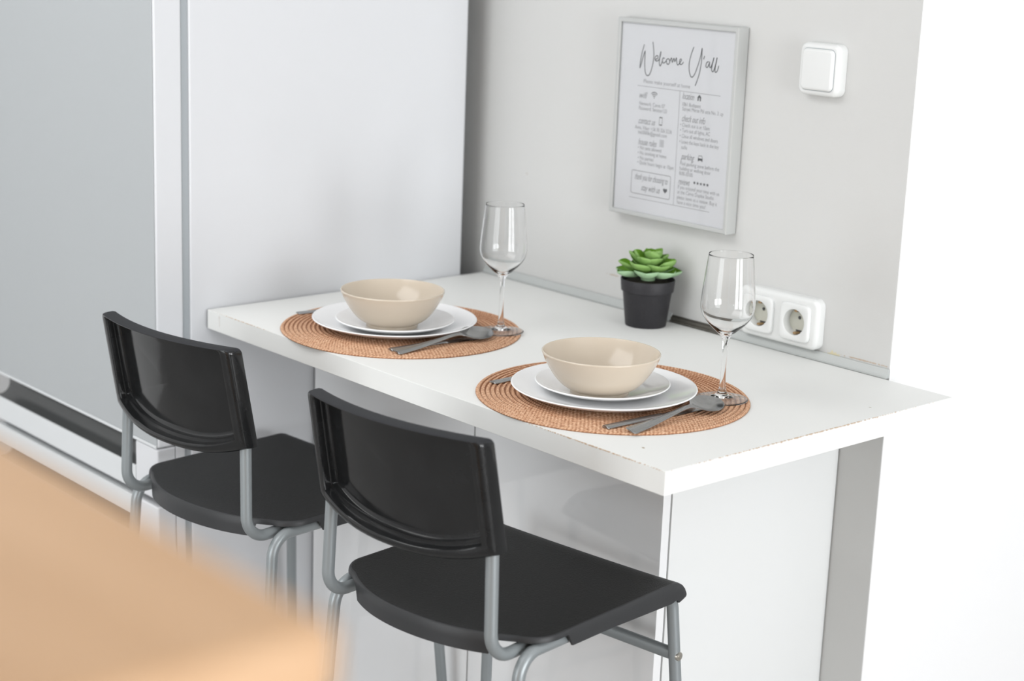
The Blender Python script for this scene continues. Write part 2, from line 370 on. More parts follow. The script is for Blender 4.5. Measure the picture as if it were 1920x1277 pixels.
g = rings(bmesh.new(), [[(X0 + 0.001, y, zz) for y, zz in prof], [(XE - 0.0005, y, zz) for y, zz in prof]])
bmesh.ops.recalc_face_normals(g, faces=g.faces[:]); link('grip_hollow', g, 'grip', d2, 50)
boxo('front_panel', X0 + 0.001, XE - 0.0005, YF, YF + 0.0344, 0.10, H - 0.3937, 'fridge_front', d2, 0.0015)
boxo('foot_plinth', X0 + 0.01, XF - 0.01, YF + 0.06, YB - 0.02, 0, 0.0398, 'dark', fr)
boxo('foot_grille', X0 + 0.01, XF - 0.01, YF + 0.045, YS - 0.002, 0.03, 0.0985, 'dark', fr)

# ------------------------------------------------------------------ bar stools
SZ = H - 0.2155                                      # seat top
def seat_bm():
    A, VC, RL, TIP = 0.178, 0.133, 0.036, 0.168       # half width, crest, lip radius
    # outline in (u, s): s is arc length along the seat's centre line
    crest = VC; arc = RL * (PI / 2) * 0.93; send = crest + arc
    out = []
    def seg(p, q, n): 
        for k in range(n): t = k / n; out.append((p[0] + (q[0] - p[0]) * t, p[1] + (q[1] - p[1]) * t))
    rc = 0.010
    # right side from the front tip back
    def cornr(cx, cy, r, a0, a1, n=6):
        for k in range(n): a = math.radians(a0 + (a1 - a0) * k / n); out.append((cx + r * math.cos(a), cy + r * math.sin(a)))
    cornr(A - rc, send - rc, rc, 90, 0, 5)
    seg((A, send - rc), (A, -0.105), 30)
    rb = 0.045
    # rear right corner then the bowed rear edge
    back = []
    for k in range(13):
        t = k / 12; a = math.radians(0 - 74 * t); back.append((A - rb + rb * math.cos(a), -0.105 + rb * 0.98 * math.sin(a)))
    out += back
    e = back[-1]
    nb = 30
    for k in range(1, nb):
        u = e[0] * (1 - 2 * k / nb); out.append((u, -0.194 + (e[1] + 0.194) * (abs(u) / e[0]) ** 2.2))
    out += [(-x, y) for x, y in reversed(back)]
    seg((-A, -0.105), (-A, send - rc), 30)
    cornr(-A + rc, send - rc, rc, 180, 90, 5)
    n2 = 40
    for k in range(n2): out.append((-A + rc + (2 * (A - rc)) * k / n2, send))
    N = len(out)
    def mp(u, s, h):
        dish = 0.0
        if s <= crest: v, zz, nv, nz = s, 0.0, 0.0, -1.0
        else:
            a = (s - crest) / RL; v = crest + RL * math.sin(a); zz = -RL + RL * math.cos(a); nv, nz = -math.sin(a), -math.cos(a)
        w_ = max(0.0, 1 - (u / A) ** 2) * max(0.0, 1 - ((s - 0.0) / 0.19) ** 2)
        zz -= 0.0045 * w_ ** 0.8
        return Vector((u, v + nv * h, zz + nz * h))
    cx, cs = 0.0, -0.01
    loops = []
    def ring(k, h): return [mp(cx + (u - cx) * k, cs + (s - cs) * k, h(u, s) if callable(h) else h) for u, s in out]
    def inset(d, h):
        res = []
        for i in range(N):
            p, q, r = out[i - 1], out[i], out[(i + 1) % N]; tx, ty = r[0] - p[0], r[1] - p[1]; L_ = math.hypot(tx, ty) or 1
            res.append(mp(q[0] + ty / L_ * d, q[1] - tx / L_ * d, h(*q) if callable(h) else h))
        return res
    def flange(u, s):
        f = 0.024 + 0.004 * max(0, min(1, s / 0.13))
        if s > 0.135: f = 0.028 - 0.011 * min(1, (s - 0.135) / (send - 0.135))
        if s < -0.16: f = 0.027
        if abs(u) > 0.12 and -0.160 < s < -0.085: f = 0.0075     # notch that lets the tubes in
        if s > send - 0.004 and abs(u) < A - 0.012: f = 0.0055
        return f
    # inward normal sign: outline runs clockwise seen from above
    top = [0.03 + 0.04 * k for k in range(24)]
    L = []
    L.append([mp(cx + (u - cx) * 0.02, cs + (s - cs) * 0.02, 0.0) for u, s in out])
    for k in (0.12, 0.24, 0.36, 0.48, 0.58, 0.66, 0.73, 0.79, 0.84, 0.88, 0.915, 0.945, 0.965): L.append(ring(k, 0.0))
    L.append(inset(0.0035, 0.0)); L.append(inset(0.0012, 0.0006)); L.append(inset(0.0002, 0.0022))
    L.append(inset(-0.0004, lambda u, s: flange(u, s) * 0.5)); L.append(inset(-0.0008, flange)); L.append(inset(0.0025, lambda u, s: flange(u, s) + 0.0003))
    L.append(inset(0.0035, 0.0048)); L.append(ring(0.93, 0.0048)); L.append(ring(0.8, 0.0048)); L.append(ring(0.6, 0.0048)); L.append(ring(0.3, 0.0048)); L.append(ring(0.02, 0.0048))
    bm = rings(bmesh.new(), L); bmesh.ops.recalc_face_normals(bm, faces=bm.faces[:])
    NR = len(out)
    for i, f in enumerate(bm.faces):
        if 14 <= i // NR <= 19: f.material_index = 1             # smooth moulded rim and flange round the grained top
    return bm

def back_bm():
    """backrest: thin dished panel, shelf-like top rim, sleeve-like sides, rounded lower rim; rear faces -v"""
    def place(u, z, h):
        # h = 0 at the rear rim, growing forward; bowed so that the middle sits further back, leaning with height
        bow = 0.030 * (1 - (u / 0.16) ** 2)
        t = (z - 0.0513) / 0.149
        v = -0.2164 - t * 0.0286 - bow + h - 0.0115
        return Vector((u * (1 - 0.018 * max(0, t + 1)), v, z))
    hw, zt_, zbn, dip = 0.1535, 0.0495, -0.0975, 0.024
    def outline(iw, it, ib, nsub=14):
        pts = []
        W_ = hw + 0.004 * 0 - iw; top = zt_ - it; bot = zbn + ib; cr = 0.007
        for k in range(nsub * 2): pts.append((W_ - cr - (2 * (W_ - cr)) * k / (nsub * 2), top + 0.0025 * 0))
        for k in range(6): a = math.radians(90 + 90 * k / 6); pts.append((-W_ + cr + cr * math.cos(a), top - cr + cr * math.sin(a)))
        for k in range(nsub): pts.append((-W_ , top - cr + (bot - top + cr) * k / nsub))
        nb = nsub * 2
        for k in range(nb + 1):
            u = -W_ + 2 * W_ * k / nb; e = 1 - (abs(u) / W_) ** 2.6; pts.append((u, bot - dip * e))
        for k in range(1, nsub + 1): pts.append((W_, bot + (top - cr - bot) * k / nsub))
        for k in range(1, 6): a = math.radians(0 + 90 * k / 6); pts.append((W_ - cr + cr * math.cos(a), top - cr + cr * math.sin(a)))
        return pts
    def ring(iw, it, ib, h): return [place(u, z, h) for u, z in outline(iw, it, ib)]
    D = 0.025
    base = outline(0.0, 0.0, 0.0)
    inner = outline(0.030, 0.0040, 0.021)
    def blend(k, h, cz=-0.03):
        return [place(u * k, cz + (z - cz) * k, h) for u, z in inner]
    L = []
    # front face centre -> front edge
    def fblend(k, h, cz=-0.03): return [place(u * k, cz + (z - cz) * k, h) for u, z in outline(0.004, 0.004, 0.004)]
    for k in (0.02, 0.3, 0.6, 0.85, 1.0): L.append(fblend(k, D))
    L.append(ring(0.0012, 0.0010, 0.0012, D - 0.0012)); L.append(ring(0, 0, 0, D - 0.005))
    L.append(ring(0, 0, 0, 0.012)); L.append(ring(0.0010, 0.0004, 0.0008, 0.005)); L.append(ring(0.0029, 0.0010, 0.0025, 0.0015)); L.append(ring(0.0065, 0.0018, 0.0060, 0.0))
    L.append(ring(0.0122, 0.0026, 0.0097, 0.0002)); L.append(ring(0.0162, 0.0030, 0.0116, 0.0016)); L.append(ring(0.0176, 0.0036, 0.0124, 0.0046))
    L.append(ring(0.0186, 0.0040, 0.0134, 0.0125)); L.append(ring(0.0198, 0.0042, 0.0161, 0.0135)); L.append(ring(0.0212, 0.0044, 0.0184, 0.0140)); L.append(ring(0.0220, 0.0046, 0.0191, 0.0205)); L.append(ring(0.0238, 0.0050, 0.0210, 0.0228))
    inner = outline(0.0238, 0.0050, 0.0210)
    for k in (0.92, 0.8, 0.6, 0.3, 0.02): L.append(blend(k, 0.0235))
    bm = rings(bmesh.new(), L); bmesh.ops.recalc_face_normals(bm, faces=bm.faces[:])
    for f in bm.faces:
        if f.normal.z > 0.6 and f.calc_center_median().z > 0.03: f.material_index = 1      # matt grained top ledge
    return bm

def make_stool(label, loc, rz):
    t = thing('bar_stool', label, 'stool', (loc[0], loc[1], 0), rz, 'black bar stools at the counter')
    so = link('seat', seat_bm(), ['seat', 'rim'], t, 35, (0, 0, SZ)); so['label'] = 'matt black grained plastic seat'
    bo = link('backrest', back_bm(), ['back', 'ledge'], t, 50, (0, 0, H)); bo['label'] = 'glossy black dished backrest'
    for s in (-1, 1):
        sc = bmesh.new(); bmesh.ops.create_uvsphere(sc, u_segments=12, v_segments=8, radius=0.0034)
        for v in sc.verts: v.co = Vector((s * 0.1400 + v.co.x, -0.2035 + v.co.y * 0.6, -0.078 + v.co.z))
        link('screw', sc, 'rust', bo)
    r = 0.0083
    zr = H - 0.2335
    for s in (-1, 1):
        u = s * 0.1455
        pts = fillet([(s * 0.1400, -0.1910, H - 0.0900), (u, -0.1935, H - 0.236), (u * 0.985, -0.02, H - 0.2325)], 0.034)
        link('upright', tube(bmesh.new(), pts, r), 'tube', t)
        u = s * 0.1635
        pts = fillet([(u, 0.02, zr), (u, -0.160, zr), (s * 0.182, -0.205, 0.012)], 0.034)
        link('leg', tube(bmesh.new(), pts, r), 'tube', t)
        pts = fillet([(u, 0.0205, zr), (u, 0.150, zr), (s * 0.204, 0.192, 0.012)], 0.028)
        link('leg', tube(bmesh.new(), pts, r), 'tube', t)
        for fu, fv in ((0.182, -0.205), (0.204, 0.192)):
            link('foot', lathe(bmesh.new(), [(0, 0), (0.011, 0), (0.012, 0.004), (0.011, 0.02), (0.0086, 0.021), (0, 0.021)], 20, s * fu, fv, 0), 'dark', t)
    # foot bars: flat oval bar in front, round ones at the sides and rear
    zf = H - 0.3265
    fu = lambda z_: 0.1635 + (0.204 - 0.1635) * (zr - z_) / (zr - 0.012); fv = lambda z_: 0.150 + 0.042 * (zr - z_) / (zr - 0.012)
    ru = lambda z_: 0.1635 + (0.182 - 0.1635) * (zr - z_) / (zr - 0.012); rv = lambda z_: -0.160 - 0.045 * (zr - z_) / (zr - 0.012)
    link('foot_bar', tube(bmesh.new(), [(-fu(zf) + 0.006, fv(zf), zf), (fu(zf) - 0.006, fv(zf), zf)], 0.008, 16, (0.0095, 0.006)), 'tube', t)
    z2 = 0.30
    link('foot_bar', tube(bmesh.new(), [(-ru(z2), rv(z2), z2), (ru(z2), rv(z2), z2)], 0.007), 'tube', t)
    for s in (-1, 1):
        link('foot_bar', tube(bmesh.new(), [(s * ru(0.26), rv(0.26), 0.26), (s * fu(0.26), fv(0.26), 0.26)], 0.007), 'tube', t)
        b = lathe(bmesh.new(), [(0, 0.0022), (0.0030, 0.0022), (0.0034, 0.0012), (0.0060, 0.0010), (0.0064, 0), (0.0064, -0.004), (0, -0.004)], 20)
        mt = Matrix.Translation((s * (fu(zf) + r), fv(zf), zf - 0.001)) @ Matrix.Rotation(s * PI / 2, 4, 'Y')
        b2 = bmesh.new(); merge(b2, b, mt); link('bolt', b2, 'screw', t)
    return t
make_stool('black plastic stool with grey tube frame, nearer the free end of the worktop', (-0.2724, -0.0018), 0.1231)
make_stool('black plastic stool with grey tube frame, standing in front of the refrigerator', (-0.7889, -0.0099), 0.1049)

# ------------------------------------------------------------------ tableware
ZM = H + 0.0032
def mat_obj(label, x, y, rz):
    R = 0.190; prof = []
    n = int(R / PITCH)
    prof.append((0, 0)); prof.append((R - 0.001, 0)); prof.append((R, 0.001))
    k = n
    pts = []
    for i in range(n * 6, -1, -1):
        r = R * i / (n * 6); ph = (i % 6) / 6
        pts.append((r, 0.0012 + 0.0020 * math.sin(PI * ph) ** 0.6 if ph > 0 else 0.0004))
    pts[0] = (R - 0.0004, 0.0016)
    prof += [p for p in pts if p[0] > 1e-6] + [(0, 0.002)]
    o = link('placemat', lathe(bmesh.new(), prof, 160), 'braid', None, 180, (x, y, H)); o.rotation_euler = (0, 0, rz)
    return tag(o, label, 'placemat', 'round woven placemats')
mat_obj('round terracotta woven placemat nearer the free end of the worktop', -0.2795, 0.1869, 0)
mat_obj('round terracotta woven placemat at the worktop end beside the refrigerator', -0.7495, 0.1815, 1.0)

def plate(name, label, x, y, z, R, h, rb, group):
    t = 0.0032
    prof = [(0, 0.0012), (rb - 0.004, 0.0012), (rb - 0.003, 0), (rb, 0), (rb + 0.002, 0.0022)]
    up = [(rb + 0.002, 0.0022), (rb + (R - rb) * 0.35, h * 0.24), (rb + (R - rb) * 0.75, h * 0.58), (R - 0.0008, h - 0.0022)]
    prof += smooth_curve(up, 6)[1:]
    prof += [(R, h - 0.0012), (R - 0.0004, h - 0.0003), (R - 0.0014, h), (R - 0.0026, h - 0.0006)]
    dn = [(R - 0.0026, h - 0.0006), (rb + (R - rb) * 0.75 - 0.001, h * 0.58 + t * 0.8), (rb + (R - rb) * 0.35 - 0.002, h * 0.24 + t * 0.9), (rb - 0.003, 0.0048), (rb - 0.014, 0.0042)]
    prof += smooth_curve(dn, 6)[1:] + [(0, 0.0042)]
    o = link(name, lathe(bmesh.new(), prof, 128), 'plate', None, 60, (x, y, z)); return tag(o, label, 'plate', group)
zp = H + 0.0034
for (x, y, wr, big, small) in ((-0.2772, 0.1671, 'nearer the free end of the worktop', 0.1285, 0.0937), (-0.755, 0.1721, 'beside the refrigerator', 0.1300, 0.0940)):
    plate('dinner_plate', 'large white dinner plate lying on the woven placemat ' + wr, x, y, zp, big, 0.0175, 0.078, 'large white dinner plates')
xs = ((-0.2865, 0.1730, 'nearer the free end of the worktop'), (-0.7450, 0.1655, 'beside the refrigerator'))
for x, y, wr in xs:
    plate('side_plate', 'small white plate stacked on the large plate ' + wr, x, y, zp + 0.0046, 0.0937, 0.0150, 0.052, 'small white side plates')
def bowl(label, x, y, z):
    out = [(0.0400, 0.0), (0.0408, 0.0040), (0.0400, 0.0050), (0.052, 0.0118), (0.0625, 0.0225), (0.0710, 0.0350), (0.0770, 0.0460), (0.0812, 0.0560)]
    inn = [(0.0786, 0.0562), (0.0742, 0.0462), (0.0682, 0.0355), (0.0598, 0.0240), (0.049, 0.0135), (0.036, 0.0075), (0.02, 0.0055)]
    prof = [(0, 0.002), (0.036, 0.002), (0.037, 0)] + out[:2] + smooth_curve(out[2:], 6) + [(0.0812, 0.0572), (0.0805, 0.0580), (0.0795, 0.0579)] + smooth_curve(inn, 6) + [(0, 0.0052)]
    o = link('bowl', lathe(bmesh.new(), prof, 128), 'bowl', None, 50, (x, y, z)); return tag(o, label, 'bowl', 'beige bowls')
bowl('beige stoneware bowl on the stacked white plates nearer the free end of the worktop', -0.2700, 0.1515, zp + 0.0046 + 0.0047)
bowl('beige stoneware bowl on the stacked white plates beside the refrigerator', -0.7368, 0.1530, zp + 0.0046 + 0.0047)

def glass(label, x, y, z):
    t = thing('wine_glass', label, 'glass', (x, y, z), 0, 'stemmed wine glasses')
    out = [(0.0037, 0.0800), (0.0048, 0.0850), (0.0085, 0.0905), (0.0160, 0.0975), (0.0255, 0.1065), (0.0325, 0.1155), (0.0362, 0.1245), (0.0372, 0.1330), (0.0366, 0.1450), (0.0350, 0.1620), (0.0328, 0.1820), (0.0304, 0.2030)]
    wl = 0.0011
    inn = [(0.0301, 0.2031), (0.0321, 0.1820), (0.0343, 0.1620), (0.0359, 0.1450), (0.0365, 0.1330), (0.0355, 0.1247), (0.0318, 0.1161), (0.0247, 0.1077), (0.0150, 0.1000), (0.0075, 0.0950), (0.003, 0.0932)]
    foot = [(0, 0.0048), (0.006, 0.0042), (0.016, 0.0024), (0.027, 0.0010), (0.0335, 0.0003), (0.0350, 0.0), (0.0364, 0.0003), (0.0366, 0.0009), (0.0355, 0.0014), (0.028, 0.0022), (0.018, 0.0036), (0.010, 0.0060), (0.0062, 0.0100), (0.0045, 0.0170), (0.0037, 0.0300), (0.0034, 0.0500), (0.0034, 0.0700)]
    prof = foot + smooth_curve(out, 6) + [(0.0303, 0.2033)] + smooth_curve(inn, 6) + [(0, 0.0929)]
    link('glass_body', lathe(bmesh.new(), prof, 96), 'glass', t, 70)
    return t
glass('tall clear wine glass on the placemat nearer the free end of the worktop', -0.1737, 0.2939, H + 0.0036)
glass('tall clear wine glass on the placemat beside the refrigerator', -0.6439, 0.2978, H + 0.0036)

def blade(bm, st, nx=8, curve=None):
    """st: (s, half width, height, dish, thickness) stations along +Y; cross-section is a thin curved plate"""
    loops = []
    for s, w_, h, dsh, th in st:
        top = []; bot = []
        for i in range(nx + 1):
            q = -1 + 2 * i / nx; x = w_ * q; zc = h - dsh * (1 - q * q); e = th * (0.25 + 0.75 * math.sqrt(max(0, 1 - q * q)))
            top.append(Vector((x, s, zc + e))); bot.append(Vector((x, s, zc)))
        loops.append(top + bot[::-1])
    rings(bm, loops); bmesh.ops.recalc_face_normals(bm, faces=bm.faces[:]); return bm
def interp(st, n=5): return smooth_curve(st, n)
SPOON = [(0.000, 0.0060, 0.0004, 0, 0.0018), (0.002, 0.0082, 0.0004, 0, 0.0020), (0.010, 0.0086, 0.0006, 0, 0.0022), (0.050, 0.0066, 0.0035, 0, 0.0022), (0.090, 0.0044, 0.0085, 0, 0.0024), (0.120, 0.0034, 0.0125, 0, 0.0028), (0.138, 0.0038, 0.0130, 0.0002, 0.0030),
         (0.148, 0.0078, 0.0118, 0.0014, 0.0020), (0.158, 0.0150, 0.0108, 0.0045, 0.0016), (0.170, 0.0198, 0.0102, 0.0068, 0.0014), (0.183, 0.0206, 0.0100, 0.0076, 0.0014), (0.196, 0.0180, 0.0100, 0.0066, 0.0014), (0.206, 0.0128, 0.0100, 0.0042, 0.0014), (0.212, 0.0070, 0.0100, 0.0016, 0.0013), (0.2145, 0.0015, 0.0100, 0, 0.0012)]
KNIFE = [(0.000, 0.0050, 0.0003, 0, 0.0030), (0.002, 0.0066, 0.0003, 0, 0.0034), (0.012, 0.0070, 0.0003, 0, 0.0036), (0.060, 0.0058, 0.0003, 0, 0.0040), (0.098, 0.0050, 0.0003, 0, 0.0040), (0.106, 0.0070, 0.0003, 0, 0.0022), (0.130, 0.0088, 0.0003, 0, 0.0014), (0.165, 0.0092, 0.0003, 0, 0.0012), (0.180, 0.0066, 0.0003, 0, 0.0012), (0.187, 0.0010, 0.0003, 0, 0.0010)]
def place_at(o, tip, aim, z):
    d = Vector((aim[0] - tip[0], aim[1] - tip[1])); o.location = (tip[0], tip[1], z); o.rotation_euler = (0, 0, math.atan2(d.y, d.x) - PI / 2)
def spoon(label, a, b, z, roll=0.27):
    k = 0.90
    o = link('spoon', blade(bmesh.new(), interp([(q[0] * k, q[1] * 1.02, q[2] * 0.8, q[3] * 0.8, q[4]) for q in SPOON])), 'steel', None, 60); place_at(o, a, b, z + 0.0022); o.rotation_euler.y = roll; return tag(o, label, 'spoon', 'steel soup spoons')
def knife(label, a, b, z):
    o = link('knife', blade(bmesh.new(), interp(KNIFE)), 'steel', None, 40); place_at(o, a, b, z); return tag(o, label, 'knife', 'steel table knives')
def fork(label, a, b, z):
    bm = bmesh.new()
    blade(bm, interp([(0.000, 0.0055, 0.0003, 0, 0.0018), (0.002, 0.0074, 0.0003, 0, 0.0020), (0.012, 0.0078, 0.0003, 0, 0.0022), (0.05, 0.006, 0.0006, 0, 0.0022), (0.09, 0.0042, 0.0012, 0, 0.0022), (0.112, 0.0035, 0.0016, 0, 0.0022), (0.124, 0.0085, 0.0014, 0, 0.0016), (0.134, 0.0118, 0.0010, 0, 0.0014), (0.142, 0.0120, 0.0006, 0, 0.0014)]))
    for k in range(4):
        b2 = bmesh.new(); blade(b2, [(0.1425, 0.0020, 0.0006, 0, 0.0014), (0.165, 0.0017, 0.0006, 0, 0.0013), (0.183, 0.0012, 0.0012, 0, 0.0010), (0.187, 0.0004, 0.0016, 0, 0.0006)], 4)
        merge(bm, b2, Matrix.Translation((-0.0096 + 0.0064 * k, 0, 0)))
    o = link('fork', bm, 'steel', None, 50); place_at(o, a, b, z); return tag(o, label, 'fork', 'steel forks half under the plates')
ZC = H + 0.0034
spoon('steel soup spoon with dark oval bowl on the placemat nearer the worktop free end', (-0.1300, 0.0700), (-0.1530, 0.284), ZC + 0.0004)
knife('slim steel knife under the spoon, on the placemat nearer the free end of the worktop', (-0.1640, 0.0590), (-0.1580, 0.240), ZC)
fork('steel fork handle end left of the large plate nearer the worktop free end', (-0.4135, 0.082), (-0.4180, 0.26), ZC)
spoon('steel soup spoon lying over a knife, on the placemat beside the refrigerator', (-0.6190, 0.0700), (-0.6290, 0.284), ZC + 0.0004)
knife('slim steel knife under the spoon, on the placemat beside the refrigerator', (-0.6400, 0.0750), (-0.6285, 0.250), ZC)
fork('steel fork handle end left of the large plate beside the refrigerator', (-0.9160, 0.098), (-0.9000, 0.26), ZC)

# ------------------------------------------------------------------ succulent
pt = thing('potted_succulent', 'small green rosette succulent in a black plastic pot, against the wall', 'plant', (-0.5610, 0.5405, H))
prof = [(0, 0.0025), (0.028, 0.0025), (0.030, 0), (0.0330, 0), (0.0336, 0.0015), (0.0400, 0.0560), (0.0405, 0.0572), (0.0428, 0.0580), (0.0445, 0.0765), (0.0440, 0.0775), (0.0428, 0.0775), (0.0418, 0.0700), (0, 0.0700)]
link('pot', lathe(bmesh.new(), prof, 72), 'pot', pt, 40)
link('soil', lathe(bmesh.new(), [(0, 0.0702), (0.0412, 0.0702), (0.040, 0.0715), (0.02, 0.0745), (0, 0.0755)], 40), 'soil', pt)
def leaf(back, azim, elev, length, width, base_r, z0, curl, twist=0.0, cup=0.34):
    nL, nW = 14, 8; loops = []
    top = [[None] * (nW + 1) for _ in range(nL + 1)]; bot = [[None] * (nW + 1) for _ in range(nL + 1)]
    x = base_r; z = z0; e = elev; ds = length / nL
    for i in range(nL + 1):
        t = i / nL
        w_ = width * (0.30 + 0.70 * math.sin(min(1, t / 0.66) * PI / 2) ** 1.3) if t < 0.66 else width * max(0.0, 1 - ((t - 0.66) / 0.34) ** 2.3)
        w_ = max(w_, width * 0.02); th = 0.0032 * (1 - 0.55 * t) * (1 if t < 0.97 else 0.4)
        nrm = Vector((-math.sin(e), 0, math.cos(e)))
        for j in range(nW + 1):
            q = -1 + 2 * j / nW; c_ = cup * w_ * q * q
            p = Vector((x, w_ * q, z)) + nrm * c_
            top[i][j] = p + nrm * 0.0002; bot[i][j] = p - nrm * (th * math.sqrt(max(0.02, 1 - q * q)) + 0.0004)
        x += math.cos(e) * ds; z += math.sin(e) * ds; e += curl / nL
    R3 = Matrix.Rotation(azim, 3, 'Z') @ Matrix.Rotation(twist, 3, 'X')
    bm = bmesh.new(); vt = [[bm.verts.new(R3 @ p) for p in r] for r in top]; vb = [[bm.verts.new(R3 @ p) for p in r] for r in bot]
    for i in range(nL):
        for j in range(nW):
            f = bm.faces.new((vt[i][j], vt[i + 1][j], vt[i + 1][j + 1], vt[i][j + 1])); f.material_index = 0
            f = bm.faces.new((vb[i][j], vb[i][j + 1], vb[i + 1][j + 1], vb[i + 1][j])); f.material_index = 1
    for i in range(nL):
        for j in (0, nW): f = bm.faces.new((vt[i][j], vb[i][j], vb[i + 1][j], vt[i + 1][j])); f.material_index = 1
    for i in (0, nL):
        for j in range(nW): f = bm.faces.new((vt[i][j], vt[i][j + 1], vb[i][j + 1], vb[i][j])); f.material_index = 1
    bmesh.ops.recalc_face_normals(bm, faces=bm.faces[:])
    return link('leaf', bm, ['leaf_top', back], pt, 50)
random.seed(11)
GA = math.radians(137.5); a = 0.4
for tier, (n, elev, length, width, br, z0, curl, cup) in enumerate((
        (7, -0.30, 0.047, 0.0205, 0.010, 0.0865, 1.00, 0.42), (7, 0.05, 0.044, 0.0185, 0.009, 0.0915, 0.80, 0.40), (6, 0.38, 0.036, 0.0145, 0.006, 0.0960, 0.65, 0.38),
        (5, 0.75, 0.030, 0.0135, 0.004, 0.1010, 0.45, 0.38), (4, 1.10, 0.021, 0.0095, 0.002, 0.1060, 0.30, 0.4))):
    for k in range(n):
        leaf('leaf_back' if tier == 0 else 'leaf_mid', 2 * PI * k / n + tier * 0.42 + random.uniform(-0.10, 0.10), elev + random.uniform(-0.08, 0.10), length * random.uniform(0.93, 1.06), width * random.uniform(0.9, 1.08), br, z0, curl, random.uniform(-0.1, 0.1), cup)
link('stem', lathe(bmesh.new(), [(0, 0.0735), (0.011, 0.0735), (0.013, 0.085), (0.011, 0.098), (0.005, 0.106), (0, 0.107)], 20), 'leaf_back', pt)

# ------------------------------------------------------------------ framed print
pf = thing('picture_frame', 'silver framed welcome notice hanging on the wall above the succulent', 'picture', (0, 0, 0))
fx0, fx1, fz0, fz1 = -0.6945, -0.4320, H + 0.1665, H + 0.4880
YFR = 0.5750
bm = bmesh.new(); wd = 0.0070
def rect(x0, x1, z0, z1, y): return [(x0, y, z0), (x1, y, z0), (x1, y, z1), (x0, y, z1)]
rings(bm, [rect(fx0 + wd, fx1 - wd, fz0 + wd, fz1 - wd, 0.5985), rect(fx0 + wd, fx1 - wd, fz0 + wd, fz1 - wd, YFR + 0.0008), rect(fx0 + wd - 0.001, fx1 - wd + 0.001, fz0 + wd - 0.001, fz1 - wd + 0.001, YFR),
            rect(fx0 + 0.0012, fx1 - 0.0012, fz0 + 0.0012, fz1 - 0.0012, YFR), rect(fx0, fx1, fz0, fz1, YFR + 0.0010), rect(fx0, fx1, fz0, fz1, 0.5985), rect(fx0 + wd, fx1 - wd, fz0 + wd, fz1 - wd, 0.5985)], False, False)
bmesh.ops.remove_doubles(bm, verts=bm.verts[:], dist=1e-6); bmesh.ops.recalc_face_normals(bm, faces=bm.faces[:])
link('frame', bm, 'frame', pf, 30)
boxo('backing', fx0 + wd - 0.0002, fx1 - wd + 0.0002, 0.5815, 0.5980, fz0 + wd - 0.0002, fz1 - wd + 0.0002, 'frame', pf)
pp = boxo('poster', fx0 + wd, fx1 - wd, 0.5800, 0.5814, fz0 + wd, fz1 - wd, 'paper', pf); pp['label'] = 'white printed sheet'
YP = 0.57985
TEXTS=[
 ('Please make yourself at home',-0.6329,-0.5303,0.3891,0),
 ('wifi',-0.6403,-0.6227,0.3658,1),
 ('Network: Canva 07',-0.6401,-0.5829,0.3524,0),
 ('Password: Senator123',-0.6404,-0.5778,0.3447,0),
 ('contact us',-0.6397,-0.6020,0.3243,1),
 ('Anna, Viber: +36 30 326 5236',-0.6473,-0.5642,0.3130,0),
 ('beli0006@gmail.com',-0.6391,-0.5746,0.3053,0),
 ('house rules',-0.6379,-0.5960,0.2899,1),
 ('• No pets allowed',-0.6380,-0.5850,0.2803,0),
 ('• No smoking at home',-0.6373,-0.5732,0.2719,0),
 ('• No parties',-0.6367,-0.6015,0.2635,0),
 ('• Quiet hours begin at 10pm',-0.6374,-0.5555,0.2558,0),
 ('thank you for choosing to',-0.6411,-0.5667,0.2321,1),
 ('stay with us',-0.6258,-0.5827,0.2152,1),
 ('location',-0.5457,-0.5199,0.3734,1),
 ('1061 Budapest',-0.5446,-0.5051,0.3605,0),
 ('Szinyei Merse Pál utca No. 3. ap',-0.5440,-0.4571,0.3531,0),
 ('check out info',-0.5436,-0.4933,0.3381,1),
 ('• Check out is at 10am',-0.5467,-0.4835,0.3275,0),
 ('• Turn out all lights, AC',-0.5460,-0.4819,0.3189,0),
 ('• Close all windows and doors',-0.5461,-0.4648,0.3099,0),
 ('• Leave the keys back in the key',-0.5461,-0.4618,0.3008,0),
 ('safe',-0.5414,-0.5289,0.2919,0),
 ('parking',-0.5410,-0.5118,0.2774,1),
 ('Paid parking zone before the',-0.5416,-0.4580,0.2660,0),
 ('building or walking door',-0.5422,-0.4755,0.2579,0),
 ('8:00-20:00.',-0.5423,-0.5123,0.2498,0),
 ('reviews',-0.5434,-0.5183,0.2367,1),
 ('If you enjoyed your time with us',-0.5437,-0.4546,0.2275,0),
 ('at the Canva Duplex Studio',-0.5442,-0.4656,0.2194,0),
 ('please leave us a review. Buy it',-0.5444,-0.4578,0.2108,0),
 ('have a nice time you!',-0.5437,-0.4817,0.2028,0),
]
